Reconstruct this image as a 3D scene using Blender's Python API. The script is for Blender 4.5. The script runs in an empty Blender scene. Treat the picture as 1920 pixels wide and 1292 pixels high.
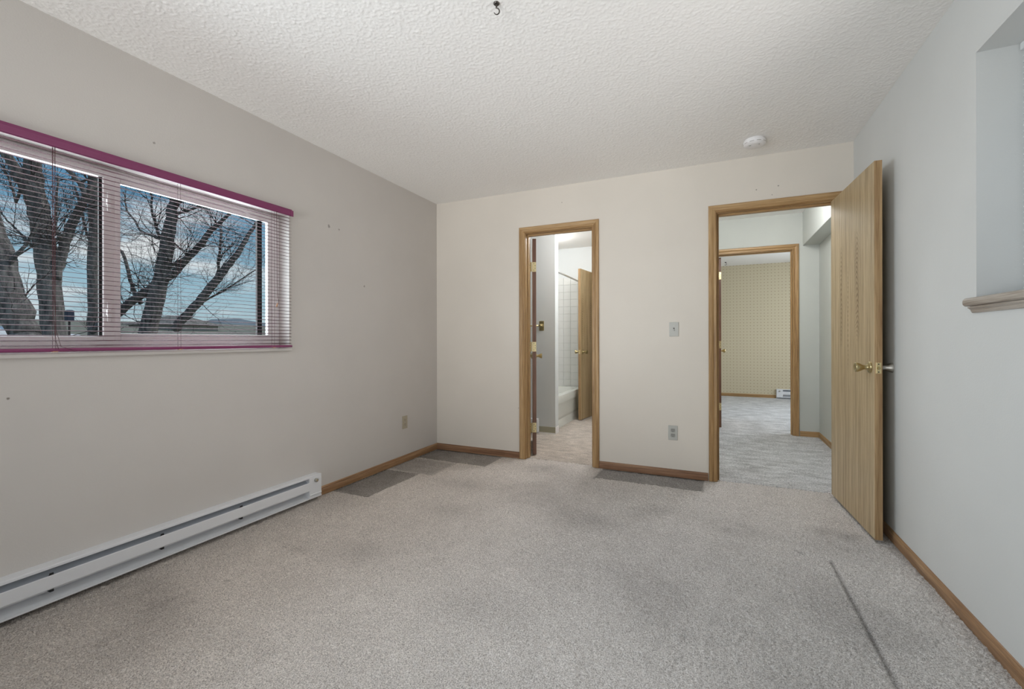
import bpy, bmesh, math, random
import numpy as np
from mathutils import Vector, Matrix

sc = bpy.context.scene
COL = sc.collection
rng = np.random.default_rng(7)
random.seed(7)

# ------------------------------------------------------------------ camera
W_PX, F_PX, CY_PX, YAW, ROLL, CAM_H = 1920.0, 832.0, 636.86, math.radians(24.28), math.radians(-0.115), 1.0867
cam_d = bpy.data.cameras.new('camera'); cam = bpy.data.objects.new('camera', cam_d); COL.objects.link(cam)
cam_d.sensor_width = 36.0; cam_d.lens = F_PX / W_PX * 36.0
cam_d.shift_y = -(646.0 - CY_PX) / W_PX
cam_d.clip_start = 0.02; cam_d.clip_end = 900
c_, s_ = math.cos(YAW), math.sin(YAW)
FWD = Vector((-s_, c_, 0)); R0 = Vector((c_, s_, 0)); U0 = Vector((0, 0, 1))
RT = math.cos(ROLL) * R0 + math.sin(ROLL) * U0; UP = -math.sin(ROLL) * R0 + math.cos(ROLL) * U0
cam.matrix_world = Matrix(((RT.x, UP.x, -FWD.x, 0), (RT.y, UP.y, -FWD.y, 0), (RT.z, UP.z, -FWD.z, CAM_H), (0, 0, 0, 1)))
sc.camera = cam
CAMP = Vector((0, 0, CAM_H))
def at(u, v, dist):          # a point seen in direction (u, v) at a given depth in metres
    return CAMP + dist * (FWD + RT * ((u - 960) / F_PX) - UP * ((v - CY_PX) / F_PX))

# ------------------------------------------------------------------ sky
world = bpy.data.worlds.new('sky'); sc.world = world; world.use_nodes = True
nt = world.node_tree; nt.nodes.clear()
def N(t, kind, **kw):
    n = t.nodes.new(kind)
    for k, v in kw.items(): setattr(n, k, v)
    return n
def ramp(t, stops, fac=None):
    r = N(t, 'ShaderNodeValToRGB'); e = r.color_ramp.elements
    while len(e) < len(stops): e.new(0.5)
    for el, (p, c) in zip(e, stops): el.position = p; el.color = (*c, 1) if len(c) == 3 else c
    if fac is not None: t.links.new(fac, r.inputs[0])
    return r
tc = N(nt, 'ShaderNodeTexCoord'); sx = N(nt, 'ShaderNodeSeparateXYZ'); nt.links.new(tc.outputs['Generated'], sx.inputs[0])
grad = ramp(nt, [(0.0, (.50, .62, .66)), (0.10, (.36, .55, .66)), (0.26, (.13, .31, .50)), (1.0, (.05, .15, .38))], sx.outputs['Z'])
mp = N(nt, 'ShaderNodeMapping'); mp.inputs['Scale'].default_value = (2.2, 2.2, 11.0); mp.inputs['Location'].default_value = (.35, .1, .25)
nt.links.new(tc.outputs['Generated'], mp.inputs[0])
nz = N(nt, 'ShaderNodeTexNoise'); nz.inputs['Scale'].default_value = 1.6; nz.inputs['Detail'].default_value = 6; nz.inputs['Roughness'].default_value = .55
nt.links.new(mp.outputs[0], nz.inputs['Vector'])
cl = ramp(nt, [(0.50, (0, 0, 0)), (0.66, (1, 1, 1))], nz.outputs['Fac'])
mixc = N(nt, 'ShaderNodeMix', data_type='RGBA'); nt.links.new(cl.outputs[0], mixc.inputs[0]); nt.links.new(grad.outputs[0], mixc.inputs[6])
mixc.inputs[7].default_value = (.86, .88, .90, 1)
bg = N(nt, 'ShaderNodeBackground'); nt.links.new(mixc.outputs[2], bg.inputs[0]); bg.inputs[1].default_value = 1.0
wo = N(nt, 'ShaderNodeOutputWorld'); nt.links.new(bg.outputs[0], wo.inputs[0])

# ------------------------------------------------------------------ lights
def area(name, loc, rot, sx_, sy_, power, color):
    l = bpy.data.lights.new(name, 'AREA'); l.shape = 'RECTANGLE'; l.size = sx_; l.size_y = sy_; l.energy = power; l.color = color
    o = bpy.data.objects.new(name, l); COL.objects.link(o); o.location = loc; o.rotation_euler = rot; return o
def point(name, loc, power, color, r=.12):
    l = bpy.data.lights.new(name, 'POINT'); l.energy = power; l.color = color; l.shadow_soft_size = r
    o = bpy.data.objects.new(name, l); COL.objects.link(o); o.location = loc; return o
PI = math.pi
sun_d = bpy.data.lights.new('sun', 'SUN'); sun_d.energy = 1.6; sun_d.angle = .01; sun_d.color = (1, .93, .84)
sun = bpy.data.objects.new('sun', sun_d); COL.objects.link(sun); sun.rotation_euler = Vector((-.40, -.45, -.70)).to_track_quat('-Z', 'Y').to_euler()
# daylight lamps at the bedroom's windows, and fill at an added glass door
area('daylight_left_window', (-2.70, 1.10, 1.47), (0, -PI/2, 0), .84, 1.8, 28, (.92, .95, 1.0))
dl = area('daylight_fill_inside_blind', (-2.462, 1.10, 1.47), (0, -PI/2, .2), .84, 1.8, 14, (.78, .91, 1.0)); dl.data.spread = math.radians(125)  # fill added on the room side of the blind to strengthen the daylight
rl = area('rear_fill', (-1.5, -1.80, 1.08), (PI/2 + .32, 0, -.08), 1.5, 1.9, 27, (.985, .98, .985)); rl.data.spread = math.radians(78)  # fill lamp for the added, unseen glass door behind the camera
rw = area('daylight_right_window', (.868, 1.66, 1.68), (0, PI/2, 0), .84, 1.0, 6.5, (1.0, .96, .94)); rw.data.spread = math.radians(130)
# ceiling lamps and windows of the other rooms, plus an added tub fill
point('bathroom_lamp', (-.95, 4.65, 2.30), 33, (.99, .99, 1.0))
point('bathroom_tub_fill', (-1.95, 5.55, 2.33), 9, (1.0, .99, .97))  # added fill lamp brightening the tiles above the tub
point('hall_lamp', (.30, 4.45, 2.36), 29, (.98, .99, 1.0))
area('daylight_far_room', (2.35, 7.4, 1.5), (0, PI/2, 0), 1.2, 1.6, 46, (.86, .93, 1.0))

vs = sc.view_settings
vs.view_transform = 'Standard'; vs.look = 'None'; vs.exposure = -0.1; vs.gamma = 1.0; vs.use_curve_mapping = False

# ------------------------------------------------------------------ materials
def mat(name, color, rough=.6, metal=0.0, spec=.4):
    m = bpy.data.materials.new(name); m.use_nodes = True
    b = m.node_tree.nodes['Principled BSDF']
    b.inputs['Base Color'].default_value = (*color, 1); b.inputs['Roughness'].default_value = rough
    b.inputs['Metallic'].default_value = metal; b.inputs['Specular IOR Level'].default_value = spec
    return m
def srgb(r, g, b):
    f = lambda c: ((c/255 + .055)/1.055)**2.4 if c > 10 else c/255/12.92
    return (f(r), f(g), f(b))
def bsdf(m): return m.node_tree.nodes['Principled BSDF']
def noise_node(t, coord, scale, detail=2, rough=.5, vscale=None, dist=0):
    v = coord
    if vscale:
        q = N(t, 'ShaderNodeMapping'); q.inputs['Scale'].default_value = vscale; t.links.new(coord, q.inputs[0]); v = q.outputs[0]
    n = N(t, 'ShaderNodeTexNoise'); n.inputs['Scale'].default_value = scale; n.inputs['Detail'].default_value = detail
    n.inputs['Roughness'].default_value = rough; n.inputs['Distortion'].default_value = dist
    t.links.new(v, n.inputs['Vector']); return n
def add_bump(m, height, strength, distance):
    t = m.node_tree; b = N(t, 'ShaderNodeBump'); b.inputs['Strength'].default_value = strength; b.inputs['Distance'].default_value = distance
    t.links.new(height, b.inputs['Height']); t.links.new(b.outputs[0], bsdf(m).inputs['Normal'])
def coords(m, kind='Object'):
    return N(m.node_tree, 'ShaderNodeTexCoord').outputs[kind]

def wall_paint(name, color, var=.03, marks=()):
    m = mat(name, color, .75, spec=.25); t = m.node_tree; co = coords(m)
    big = noise_node(t, co, 1.3, 3, .6)
    lo = tuple(c*(1-var) for c in color); hi = tuple(min(1, c*(1+var)) for c in color)
    r = ramp(t, [(.3, lo), (.7, hi)], big.outputs['Fac']); out = r.outputs[0]
    for (p, rad, dark) in marks:                    # nail holes and scuffs
        d = N(t, 'ShaderNodeVectorMath', operation='DISTANCE'); t.links.new(co, d.inputs[0]); d.inputs[1].default_value = p
        nn = noise_node(t, co, 90, 2)
        ad = N(t, 'ShaderNodeMath', operation='MULTIPLY_ADD'); t.links.new(nn.outputs['Fac'], ad.inputs[0]); ad.inputs[1].default_value = rad*1.6; t.links.new(d.outputs['Value'], ad.inputs[2])
        mr = N(t, 'ShaderNodeMapRange'); t.links.new(ad.outputs[0], mr.inputs[0]); mr.inputs[1].default_value = rad*1.2; mr.inputs[2].default_value = rad*1.9
        mr.inputs[3].default_value = .75; mr.inputs[4].default_value = 0
        mx = N(t, 'ShaderNodeMix', data_type='RGBA'); t.links.new(mr.outputs[0], mx.inputs[0]); t.links.new(out, mx.inputs[6]); mx.inputs[7].default_value = (*dark, 1); out = mx.outputs[2]
    t.links.new(out, bsdf(m).inputs['Base Color'])
    fine = noise_node(t, co, 140, 3, .6); add_bump(m, fine.outputs['Fac'], .12, .004)
    return m
def wood(name, axis, light, mid, dark, rough=.42, streak=1.0, cathedral=False):
    m = mat(name, mid, rough, spec=.4); t = m.node_tree; co = coords(m)
    a = {'x': (1.1, 34, 34), 'y': (34, 1.1, 34), 'z': (34, 34, 1.1)}[axis]
    n1 = noise_node(t, co, streak, 5, .62, a, .25)
    fa = {'x': (7, 330, 330), 'y': (330, 7, 330), 'z': (330, 330, 7)}[axis]
    n2 = noise_node(t, co, 1.0, 2, .5, fa)
    r = ramp(t, [(.30, dark), (.48, mid), (.68, light)], n1.outputs['Fac'])
    r2 = ramp(t, [(.34, (.62, .56, .50)), (.52, (1, 1, 1))], n2.outputs['Fac'])
    mx = N(t, 'ShaderNodeMix', data_type='RGBA', blend_type='MULTIPLY'); mx.inputs[0].default_value = .75
    t.links.new(r.outputs[0], mx.inputs[6]); t.links.new(r2.outputs[0], mx.inputs[7]); out = mx.outputs[2]
    for (yc, zc, wd) in (cathedral or ()):          # narrow flat-sawn figure: nested chevrons along the grain
        def mth(op, a, b=None, c=None):
            q = N(t, 'ShaderNodeMath', operation=op)
            for k_, v_ in enumerate((a, b, c)):
                if v_ is None: continue
                if hasattr(v_, 'node'): t.links.new(v_, q.inputs[k_])
                else: q.inputs[k_].default_value = v_
            return q.outputs[0]
        sep = N(t, 'ShaderNodeSeparateXYZ'); t.links.new(co, sep.inputs[0])
        wob = noise_node(t, co, 1.0, 3, .55, (2, 9, 5))
        u = mth('DIVIDE', mth('ADD', mth('SUBTRACT', sep.outputs['Y'], yc), mth('MULTIPLY', mth('SUBTRACT', wob.outputs['Fac'], .5), wd*.8)), wd)
        u2 = mth('MULTIPLY', u, u)
        ph = mth('ADD', mth('MULTIPLY_ADD', sep.outputs['Z'], 210.0, mth('MULTIPLY', u2, 16.0)), mth('MULTIPLY', wob.outputs['Fac'], 14.0))
        wv = mth('MULTIPLY_ADD', mth('SINE', ph), .5, .5)
        zz = mth('DIVIDE', mth('SUBTRACT', sep.outputs['Z'], zc), .34)
        mask = mth('MAXIMUM', mth('SUBTRACT', 1.0, mth('ADD', mth('MULTIPLY', u2, u2), mth('MULTIPLY', mth('MULTIPLY', zz, zz), mth('MULTIPLY', zz, zz)))), 0.0)
        m2 = N(t, 'ShaderNodeMix', data_type='RGBA', blend_type='MULTIPLY'); t.links.new(mth('MULTIPLY', mth('POWER', wv, 1.6), mth('MULTIPLY', mask, .85)), m2.inputs[0])
        t.links.new(out, m2.inputs[6]); m2.inputs[7].default_value = (.50, .42, .33, 1); out = m2.outputs[2]
    t.links.new(out, bsdf(m).inputs['Base Color'])
    add_bump(m, n2.outputs['Fac'], .12, .002)
    return m
def carpet(name, c0, c1, scale=150, attr=None, mottle=.12, blot=2.2, bv=None):
    m = mat(name, c0, .95, spec=.08); t = m.node_tree; co = coords(m)
    n = noise_node(t, co, scale, 4, .7); r = ramp(t, [(.32, c0), (.62, c1)], n.outputs['Fac'])
    b = noise_node(t, co, blot, 6, .68, bv); rb = ramp(t, [(.3, (1-2*mottle,)*3), (.65, (1, 1, 1))], b.outputs['Fac'])
    mx = N(t, 'ShaderNodeMix', data_type='RGBA', blend_type='MULTIPLY'); mx.inputs[0].default_value = 1
    t.links.new(r.outputs[0], mx.inputs[6]); t.links.new(rb.outputs[0], mx.inputs[7]); out = mx.outputs[2]
    if attr:
        a = N(t, 'ShaderNodeAttribute', attribute_name=attr)
        m2 = N(t, 'ShaderNodeMix', data_type='RGBA', blend_type='MULTIPLY'); m2.inputs[0].default_value = 1
        t.links.new(out, m2.inputs[6]); t.links.new(a.outputs['Color'], m2.inputs[7]); out = m2.outputs[2]
    t.links.new(out, bsdf(m).inputs['Base Color'])
    add_bump(m, n.outputs['Fac'], .6, .007)
    return m

OAK_L, OAK_M, OAK_D = srgb(192, 160, 116), srgb(166, 132, 88), srgb(130, 97, 58)
M = {}
LW = srgb(207, 202, 197)  # same wall paint, toned down to imitate the dimmer window wall
M['paint_left_dimmed'] = wall_paint('paint_left_dimmed', LW, marks=[((-2.507, 2.365, 1.905), .012, (.18, .16, .15)), ((-2.507, 2.72, 1.51), .010, (.25, .2, .18)), ((-2.507, 2.46, 1.90), .008, (.22, .18, .16)), ((-2.507, .77, .86), .005, (.12, .09, .07)), ((-2.507, 1.27, 2.06), .006, (.25, .22, .2))])
M['paint_back'] = wall_paint('paint_back', srgb(221, 214, 204), marks=[((.44, 3.732, 2.20), .006, (.2, .18, .16)), ((.30, 3.732, 2.19), .005, (.2, .18, .16)), ((.40, 3.732, 2.14), .005, (.25, .2, .18)), ((-1.62, 3.732, .46), .006, (.35, .27, .22)), ((-1.2, 3.732, 2.29), .005, (.3, .26, .22))])
M['paint_right'] = wall_paint('paint_right', srgb(216, 217, 215))  # same paint tinted cooler, imitating bluish daylight on this wall
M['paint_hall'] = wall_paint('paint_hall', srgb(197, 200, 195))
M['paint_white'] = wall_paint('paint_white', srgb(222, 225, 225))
M['ceiling'] = mat('ceiling_texture', srgb(248, 246, 243), .9, spec=.1)
_n = noise_node(M['ceiling'].node_tree, coords(M['ceiling']), 210, 3, .65); add_bump(M['ceiling'], _n.outputs['Fac'], .35, .004)
M['oak_z'] = wood('oak_z', 'z', OAK_L, OAK_M, OAK_D); M['oak_x'] = wood('oak_x', 'x', OAK_L, OAK_M, OAK_D); M['oak_y'] = wood('oak_y', 'y', OAK_L, OAK_M, OAK_D)
M['base_x'] = wood('base_x', 'x', srgb(168, 134, 104), srgb(142, 106, 80), srgb(104, 74, 54)); M['base_y'] = wood('base_y', 'y', srgb(186, 152, 116), srgb(160, 124, 90), srgb(122, 90, 60))
M['leaf'] = wood('leaf_veneer', 'z', srgb(204, 184, 148), srgb(184, 162, 126), srgb(156, 132, 96), .4, cathedral=[(-.229, 1.36, .040), (-.36, 1.22, .022), (-.517, 1.40, .050)])
M['leaf_edge'] = wood('leaf_edge', 'z', srgb(190, 160, 120), srgb(168, 138, 100), srgb(142, 110, 76))
M['leaf_dark'] = wood('leaf_dark', 'z', srgb(142, 108, 90), srgb(122, 90, 74), srgb(98, 70, 56))
M['grey_oak'] = wood('grey_oak', 'y', srgb(188, 180, 170), srgb(162, 150, 138), srgb(126, 112, 98))
M['brass'] = mat('brass', srgb(184, 170, 130), .3, 1.0)
M['brass_plate'] = mat('brass_plate', srgb(222, 206, 160), .35, 1.0)
M['pewter'] = mat('pewter', srgb(186, 184, 178), .38, 1.0)
M['dark'] = mat('dark_gap', (.02, .02, .02), .8)
M['vinyl'] = mat('white_vinyl', srgb(244, 241, 240), .35)
M['blind'] = mat('mauve_enamel', srgb(128, 52, 96), .35, spec=.5)
M['slat'] = mat('mauve_slat', srgb(76, 36, 46), .65, spec=.12)
M['cord'] = mat('mauve_cord', srgb(84, 48, 50), .8)
M['tassel'] = mat('tan_tassel', srgb(190, 150, 120), .6)
M['black_seal'] = mat('black_seal', (.012, .012, .012), .5)
M['heater'] = mat('heater_enamel', srgb(228, 229, 232), .35, spec=.45)
M['element'] = mat('heater_fin', srgb(168, 174, 182), .5, .1)
M['plate'] = mat('switch_plate', srgb(184, 184, 178), .4)
M['socket'] = mat('socket_face', srgb(150, 150, 144), .4)
M['plate_beige'] = mat('beige_plate', srgb(178, 168, 148), .45)
M['slot'] = mat('slot_black', (.03, .03, .03), .6)
M['plastic'] = mat('detector_plastic', srgb(238, 236, 236), .4)
M['hook'] = mat('hook_metal', srgb(88, 84, 80), .35, 1.0)
M['tub'] = mat('tub_enamel', srgb(232, 234, 228), .18, spec=.5)
M['tile'] = mat('glazed_tile', srgb(232, 233, 230), .15, spec=.5)
M['grout'] = mat('grout', srgb(204, 205, 200), .9)
M['chrome'] = mat('chrome', srgb(224, 224, 222), .32, .8)
M['cove'] = mat('olive_cove', srgb(176, 172, 150), .5)
M['white_blind'] = mat('white_blind', srgb(224, 226, 226), .4)
g = bpy.data.materials.new('window_glass'); g.use_nodes = True; t = g.node_tree; t.nodes.clear()
_o = N(t, 'ShaderNodeOutputMaterial'); _mx = N(t, 'ShaderNodeMixShader'); _tr = N(t, 'ShaderNodeBsdfTransparent'); _gl = N(t, 'ShaderNodeBsdfGlossy'); _fr = N(t, 'ShaderNodeFresnel')
_tr.inputs[0].default_value = (.95, .97, .97, 1); _gl.inputs['Roughness'].default_value = .02; _fr.inputs[0].default_value = 1.03
t.links.new(_fr.outputs[0], _mx.inputs[0]); t.links.new(_tr.outputs[0], _mx.inputs[1]); t.links.new(_gl.outputs[0], _mx.inputs[2]); t.links.new(_mx.outputs[0], _o.inputs[0])
M['glass'] = g
M['carpet'] = carpet('carpet_taupe', srgb(142, 135, 130), srgb(252, 248, 245), 220, 'wear_shade', .015)
M['carpet_hall'] = carpet('carpet_grey', srgb(156, 158, 163), srgb(254, 254, 255), 110, None, .23, 3.4, (1.5, 3.0, 1))
M['carpet_bath'] = carpet('carpet_beige', srgb(168, 156, 146), srgb(234, 224, 214), 110, None, .20, 7, (1, 2, 1))
# wallpaper with a small printed dot repeat
m = mat('wallpaper', srgb(206, 194, 160), .7, spec=.2); t = m.node_tree; co = coords(m)
sp = N(t, 'ShaderNodeSeparateXYZ'); t.links.new(co, sp.inputs[0])
def frac(sock, pitch):
    a = N(t, 'ShaderNodeMath', operation='DIVIDE'); t.links.new(sock, a.inputs[0]); a.inputs[1].default_value = pitch
    b = N(t, 'ShaderNodeMath', operation='FRACT'); t.links.new(a.outputs[0], b.inputs[0])
    c = N(t, 'ShaderNodeMath', operation='SUBTRACT'); t.links.new(b.outputs[0], c.inputs[0]); c.inputs[1].default_value = .5; return c.outputs[0]
cb = N(t, 'ShaderNodeCombineXYZ'); t.links.new(frac(sp.outputs['X'], .057), cb.inputs[0]); t.links.new(frac(sp.outputs['Z'], .057), cb.inputs[1])
ln = N(t, 'ShaderNodeVectorMath', operation='LENGTH'); t.links.new(cb.outputs[0], ln.inputs[0])
rr = ramp(t, [(.09, srgb(164, 144, 120)), (.16, srgb(206, 195, 168))], ln.outputs['Value']); t.links.new(rr.outputs[0], bsdf(m).inputs['Base Color'])
M['wallpaper'] = m
# outdoors
def rough_mat(name, c0, c1, scale, vs_=None, bump=.6, dist=.03):
    m = mat(name, c0, .9, spec=.1); t = m.node_tree; n = noise_node(t, coords(m), scale, 5, .65, vs_)
    r = ramp(t, [(.35, c0), (.65, c1)], n.outputs['Fac']); t.links.new(r.outputs[0], bsdf(m).inputs['Base Color']); add_bump(m, n.outputs['Fac'], bump, dist); return m
M['bark'] = rough_mat('bark', srgb(84, 80, 78), srgb(148, 142, 136), 14, (1, 1, .25))
M['twig'] = mat('twig_bark', srgb(92, 84, 80), .85, spec=.15)
M['ground'] = rough_mat('dry_grass', srgb(122, 122, 108), srgb(168, 164, 148), 2.5)
M['hill'] = rough_mat('far_hill', srgb(118, 130, 138), srgb(142, 150, 154), .05)
M['snow'] = rough_mat('snow', srgb(232, 234, 236), srgb(246, 246, 246), 3, None, .3)
M['shingle'] = rough_mat('grey_shingle', srgb(124, 120, 114), srgb(156, 150, 142), 6)
M['siding'] = mat('pale_siding', srgb(176, 172, 164), .8)
M['post'] = mat('dark_box_paint', srgb(58, 64, 80), .6)

# ------------------------------------------------------------------ mesh helpers
class MB:
    def __init__(s): s.v = []; s.f = []
    def add(s, vs_, fs):
        o = len(s.v); s.v += [tuple(p) for p in vs_]; s.f += [tuple(i + o for i in f) for f in fs]; return s
    def box(s, x0, x1, y0, y1, z0, z1):
        return s.add([(x0, y0, z0), (x1, y0, z0), (x1, y1, z0), (x0, y1, z0), (x0, y0, z1), (x1, y0, z1), (x1, y1, z1), (x0, y1, z1)],
                     [(0, 3, 2, 1), (4, 5, 6, 7), (0, 1, 5, 4), (1, 2, 6, 5), (2, 3, 7, 6), (3, 0, 4, 7)])
    def loft(s, rings, cap=True):            # rings: lists of points, all of one length
        n = len(rings[0]); vs_ = [p for r in rings for p in r]; fs = []
        for k in range(len(rings)-1):
            for i in range(n):
                j = (i+1) % n; fs.append((k*n+i, k*n+j, (k+1)*n+j, (k+1)*n+i))
        if cap: fs += [tuple(range(n))[::-1], tuple((len(rings)-1)*n + i for i in range(n))]
        return s.add(vs_, fs)
    def lathe(s, origin, axis, prof, seg=24):   # prof: (distance along axis, radius)
        a = Vector(axis).normalized(); u = a.orthogonal().normalized(); w = a.cross(u); o = Vector(origin)
        return s.loft([[o + a*d + (u*math.cos(2*PI*i/seg) + w*math.sin(2*PI*i/seg))*max(r, 1e-4) for i in range(seg)] for d, r in prof])
    def tube(s, pts, rad, seg=8, cap=True):
        pts = [Vector(p) for p in pts]; n = len(pts); rad = rad if hasattr(rad, '__len__') else [rad]*n
        d = [(pts[min(i+1, n-1)] - pts[max(i-1, 0)]).normalized() for i in range(n)]
        u = d[0].orthogonal().normalized(); rings = []
        for i in range(n):
            u = (u - d[i]*u.dot(d[i])).normalized(); w = d[i].cross(u)
            rings.append([pts[i] + (u*math.cos(2*PI*k/seg) + w*math.sin(2*PI*k/seg))*rad[i] for k in range(seg)])
        return s.loft(rings, cap)
    def build(s, name, m, parent=None, smooth=False, bevel=0, origin=None, auto=None, xf=None):
        og = Vector(ORG[parent.name]) if parent is not None else Vector(origin or (0, 0, 0))
        me = bpy.data.meshes.new(name)
        vv = [(xf(Vector(p)) if xf else Vector(p)) - og for p in s.v]
        me.from_pydata(vv, [], s.f)
        bm = bmesh.new(); bm.from_mesh(me); bmesh.ops.recalc_face_normals(bm, faces=bm.faces); bm.to_mesh(me); bm.free()
        me.materials.append(M[m])
        o = bpy.data.objects.new(name, me); COL.objects.link(o)
        if parent is not None: o.parent = parent
        else: o.location = og
        ORG[o.name] = tuple(og)
        if smooth: me.polygons.foreach_set('use_smooth', [True]*len(me.polygons))
        if auto:
            me.polygons.foreach_set('use_smooth', [True]*len(me.polygons)); me.set_sharp_from_angle(angle=math.radians(auto))
        if bevel:
            b = o.modifiers.new('edge', 'BEVEL'); b.width = bevel; b.segments = 2; b.limit_method = 'ANGLE'
        return o
ORG = {}
def empty(name, loc):
    o = bpy.data.objects.new(name, None); COL.objects.link(o); o.location = loc; o.empty_display_size = .05; ORG[o.name] = tuple(loc); return o
def tag(o, label, cat=None, group=None, kind=None):
    o['label'] = label
    if cat: o['category'] = cat
    if group: o['group'] = group
    if kind: o['kind'] = kind
    return o
def box(*a): return MB().box(*a)
def grid_mesh(name, m, x0, x1, y0, y1, nx, ny, Z, wear_shade=None, flip=False):
    xs = np.linspace(x0, x1, nx); ys = np.linspace(y0, y1, ny); X, Y = np.meshgrid(xs, ys)
    co = np.stack([X, Y, Z], -1).reshape(-1, 3).astype(np.float32)
    i = np.arange((nx-1)*(ny-1)); r = i // (nx-1); c = i % (nx-1); a = r*nx + c
    q = np.stack([a, a+1, a+1+nx, a+nx], -1)
    if flip: q = q[:, ::-1]
    me = bpy.data.meshes.new(name); me.vertices.add(len(co)); me.vertices.foreach_set('co', co.ravel())
    me.loops.add(q.size); me.loops.foreach_set('vertex_index', q.ravel().astype(np.int32))
    me.polygons.add(len(q)); me.polygons.foreach_set('loop_start', np.arange(0, q.size, 4, dtype=np.int32)); me.polygons.foreach_set('use_smooth', np.ones(len(q), bool))
    if wear_shade is not None:
        at_ = me.color_attributes.new('wear_shade', 'FLOAT_COLOR', 'POINT')
        cc = np.ones((len(co), 4), np.float32); cc[:, :3] = wear_shade.reshape(-1, 3); at_.data.foreach_set('color', cc.ravel())
    me.update(calc_edges=True); me.validate(); me.materials.append(M[m])
    o = bpy.data.objects.new(name, me); COL.objects.link(o); ORG[o.name] = (0, 0, 0); return o
def blur_noise(ny, nx, sig):
    f = np.fft.rfft2(rng.standard_normal((ny, nx))); ky = np.fft.fftfreq(ny)[:, None]; kx = np.fft.rfftfreq(nx)[None]
    z = np.fft.irfft2(f*np.exp(-2*(PI*sig)**2*(kx**2+ky**2)), (ny, nx)); return z/z.std()

# ------------------------------------------------------------------ the room
D, L, R, H, T = 3.732, 2.507, .885, 2.44, .115
REAR = -1.75
# openings
W1 = dict(y0=.17, y1=2.035, z0=1.03, z1=1.90)
D1 = (-1.545, -.935, 2.045); D2 = (.037, .802, 2.045)
XW = -L - .13                                           # outer face of the left wall

wl = MB().box(XW, -L, REAR-.12, W1['y0'], 0, H+.1).box(XW, -L, W1['y1'], D+T, 0, H+.1).box(XW, -L, W1['y0'], W1['y1'], 0, W1['z0']).box(XW, -L, W1['y0'], W1['y1'], W1['z1'], H+.1).build('wall_left', 'paint_left_dimmed')
tag(wl, 'pale off-white painted wall holding the wide window with the mauve blind', 'wall', kind='structure')
wb = MB().box(-L, D1[0]-.018, D, D+T, 0, H+.1).box(D1[0]-.018, D1[1]+.018, D, D+T, D1[2]+.018, H+.1).box(D1[1]+.018, D2[0]-.018, D, D+T, 0, H+.1) \
    .box(D2[0]-.018, D2[1]+.018, D, D+T, D2[2]+.018, H+.1).box(D2[1]+.018, R+.3, D, D+T, 0, H+.1).build('wall_back', 'paint_back')
tag(wb, 'cream painted wall with two wood-framed doorways', 'wall', kind='structure')
RY0, RY1, RZ0, RZ1, RX = .95, 2.187, 1.236, 2.137, 1.012
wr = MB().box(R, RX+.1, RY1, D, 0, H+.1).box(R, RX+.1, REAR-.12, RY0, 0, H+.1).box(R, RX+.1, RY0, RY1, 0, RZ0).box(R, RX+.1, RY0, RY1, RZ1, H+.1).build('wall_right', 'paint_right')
tag(wr, 'smooth off-white wall behind the open door with a deep recessed window', 'wall', kind='structure')
RW = (-2.3, -.7, .05, 2.12)  # opening for the added glass door
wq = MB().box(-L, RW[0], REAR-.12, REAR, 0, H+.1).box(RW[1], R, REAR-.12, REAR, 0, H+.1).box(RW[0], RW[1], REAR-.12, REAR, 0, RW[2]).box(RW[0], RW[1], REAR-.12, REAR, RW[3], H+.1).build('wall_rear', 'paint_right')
tag(wq, 'off-white wall opposite the two doorways with an added glass door', 'wall', kind='structure')

# popcorn ceiling as real relief
cs = .0045; cx0, cx1, cy0, cy1 = -L-.004, R+.004, .62, D+.004
nx, ny = int((cx1-cx0)/cs), int((cy1-cy0)/cs)
nzv = blur_noise(ny, nx, .56); nz2 = blur_noise(ny, nx, 2.0)
Z = H - .00085*np.clip(nzv*.95 + nz2*.1, -.6, 2.4)
ceil = grid_mesh('ceiling', 'ceiling', cx0, cx1, cy0, cy1, nx, ny, Z, flip=True)
tag(ceil, 'white popcorn textured ceiling of the bedroom', 'ceiling', kind='structure')
MB().box(cx0, cx1, REAR, cy0+.01, H, H+.05).build('ceiling_panel', 'ceiling', ceil)
MB().box(-L-.13, R+.23, REAR-.12, D+T, H+.06, H+.1).build('ceiling_backing', 'ceiling', ceil)

# carpet with dents and worn patches as real relief, tinted with wear and painted shade
fs = .005; fx0, fx1, fy0, fy1 = -L-.002, R+.002, .30, D+.05
nx, ny = int((fx1-fx0)/fs), int((fy1-fy0)/fs)
xs = np.linspace(fx0, fx1, nx); ys = np.linspace(fy0, fy1, ny); X, Y = np.meshgrid(xs, ys)
tuft = blur_noise(ny, nx, .62); clump = blur_noise(ny, nx, 5); wave = blur_noise(ny, nx, 26); broad = blur_noise(ny, nx, 72)
Z = .0021*tuft + .0003*clump + .0006*wave - .003
def sstep(a, b, x): q = np.clip((x-a)/(b-a), 0, 1); return q*q*(3-2*q)
def rect(x0, x1, y0, y1, e=.012):
    wob = .006*wave
    return sstep(x0-e, x0+e, X+wob)*(1-sstep(x1-e, x1+e, X+wob))*sstep(y0-e, y0+e, Y+wob)*(1-sstep(y1-e, y1+e, Y+wob))
wear_shade = np.ones((ny, nx, 3)); 
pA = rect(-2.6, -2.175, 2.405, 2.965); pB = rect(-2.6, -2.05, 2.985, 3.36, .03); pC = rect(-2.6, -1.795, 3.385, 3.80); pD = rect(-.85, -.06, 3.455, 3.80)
Z -= .006*pA + .003*pB + .006*pC + .006*pD
def line(p, q, w):
    p, q = np.array(p), np.array(q); d = q-p; ll = np.hypot(*d); d = d/ll
    tt = np.clip((X-p[0])*d[0]+(Y-p[1])*d[1], 0, ll); return np.exp(-(((X-p[0]-tt*d[0])**2+(Y-p[1]-tt*d[1])**2)/w**2))
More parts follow.
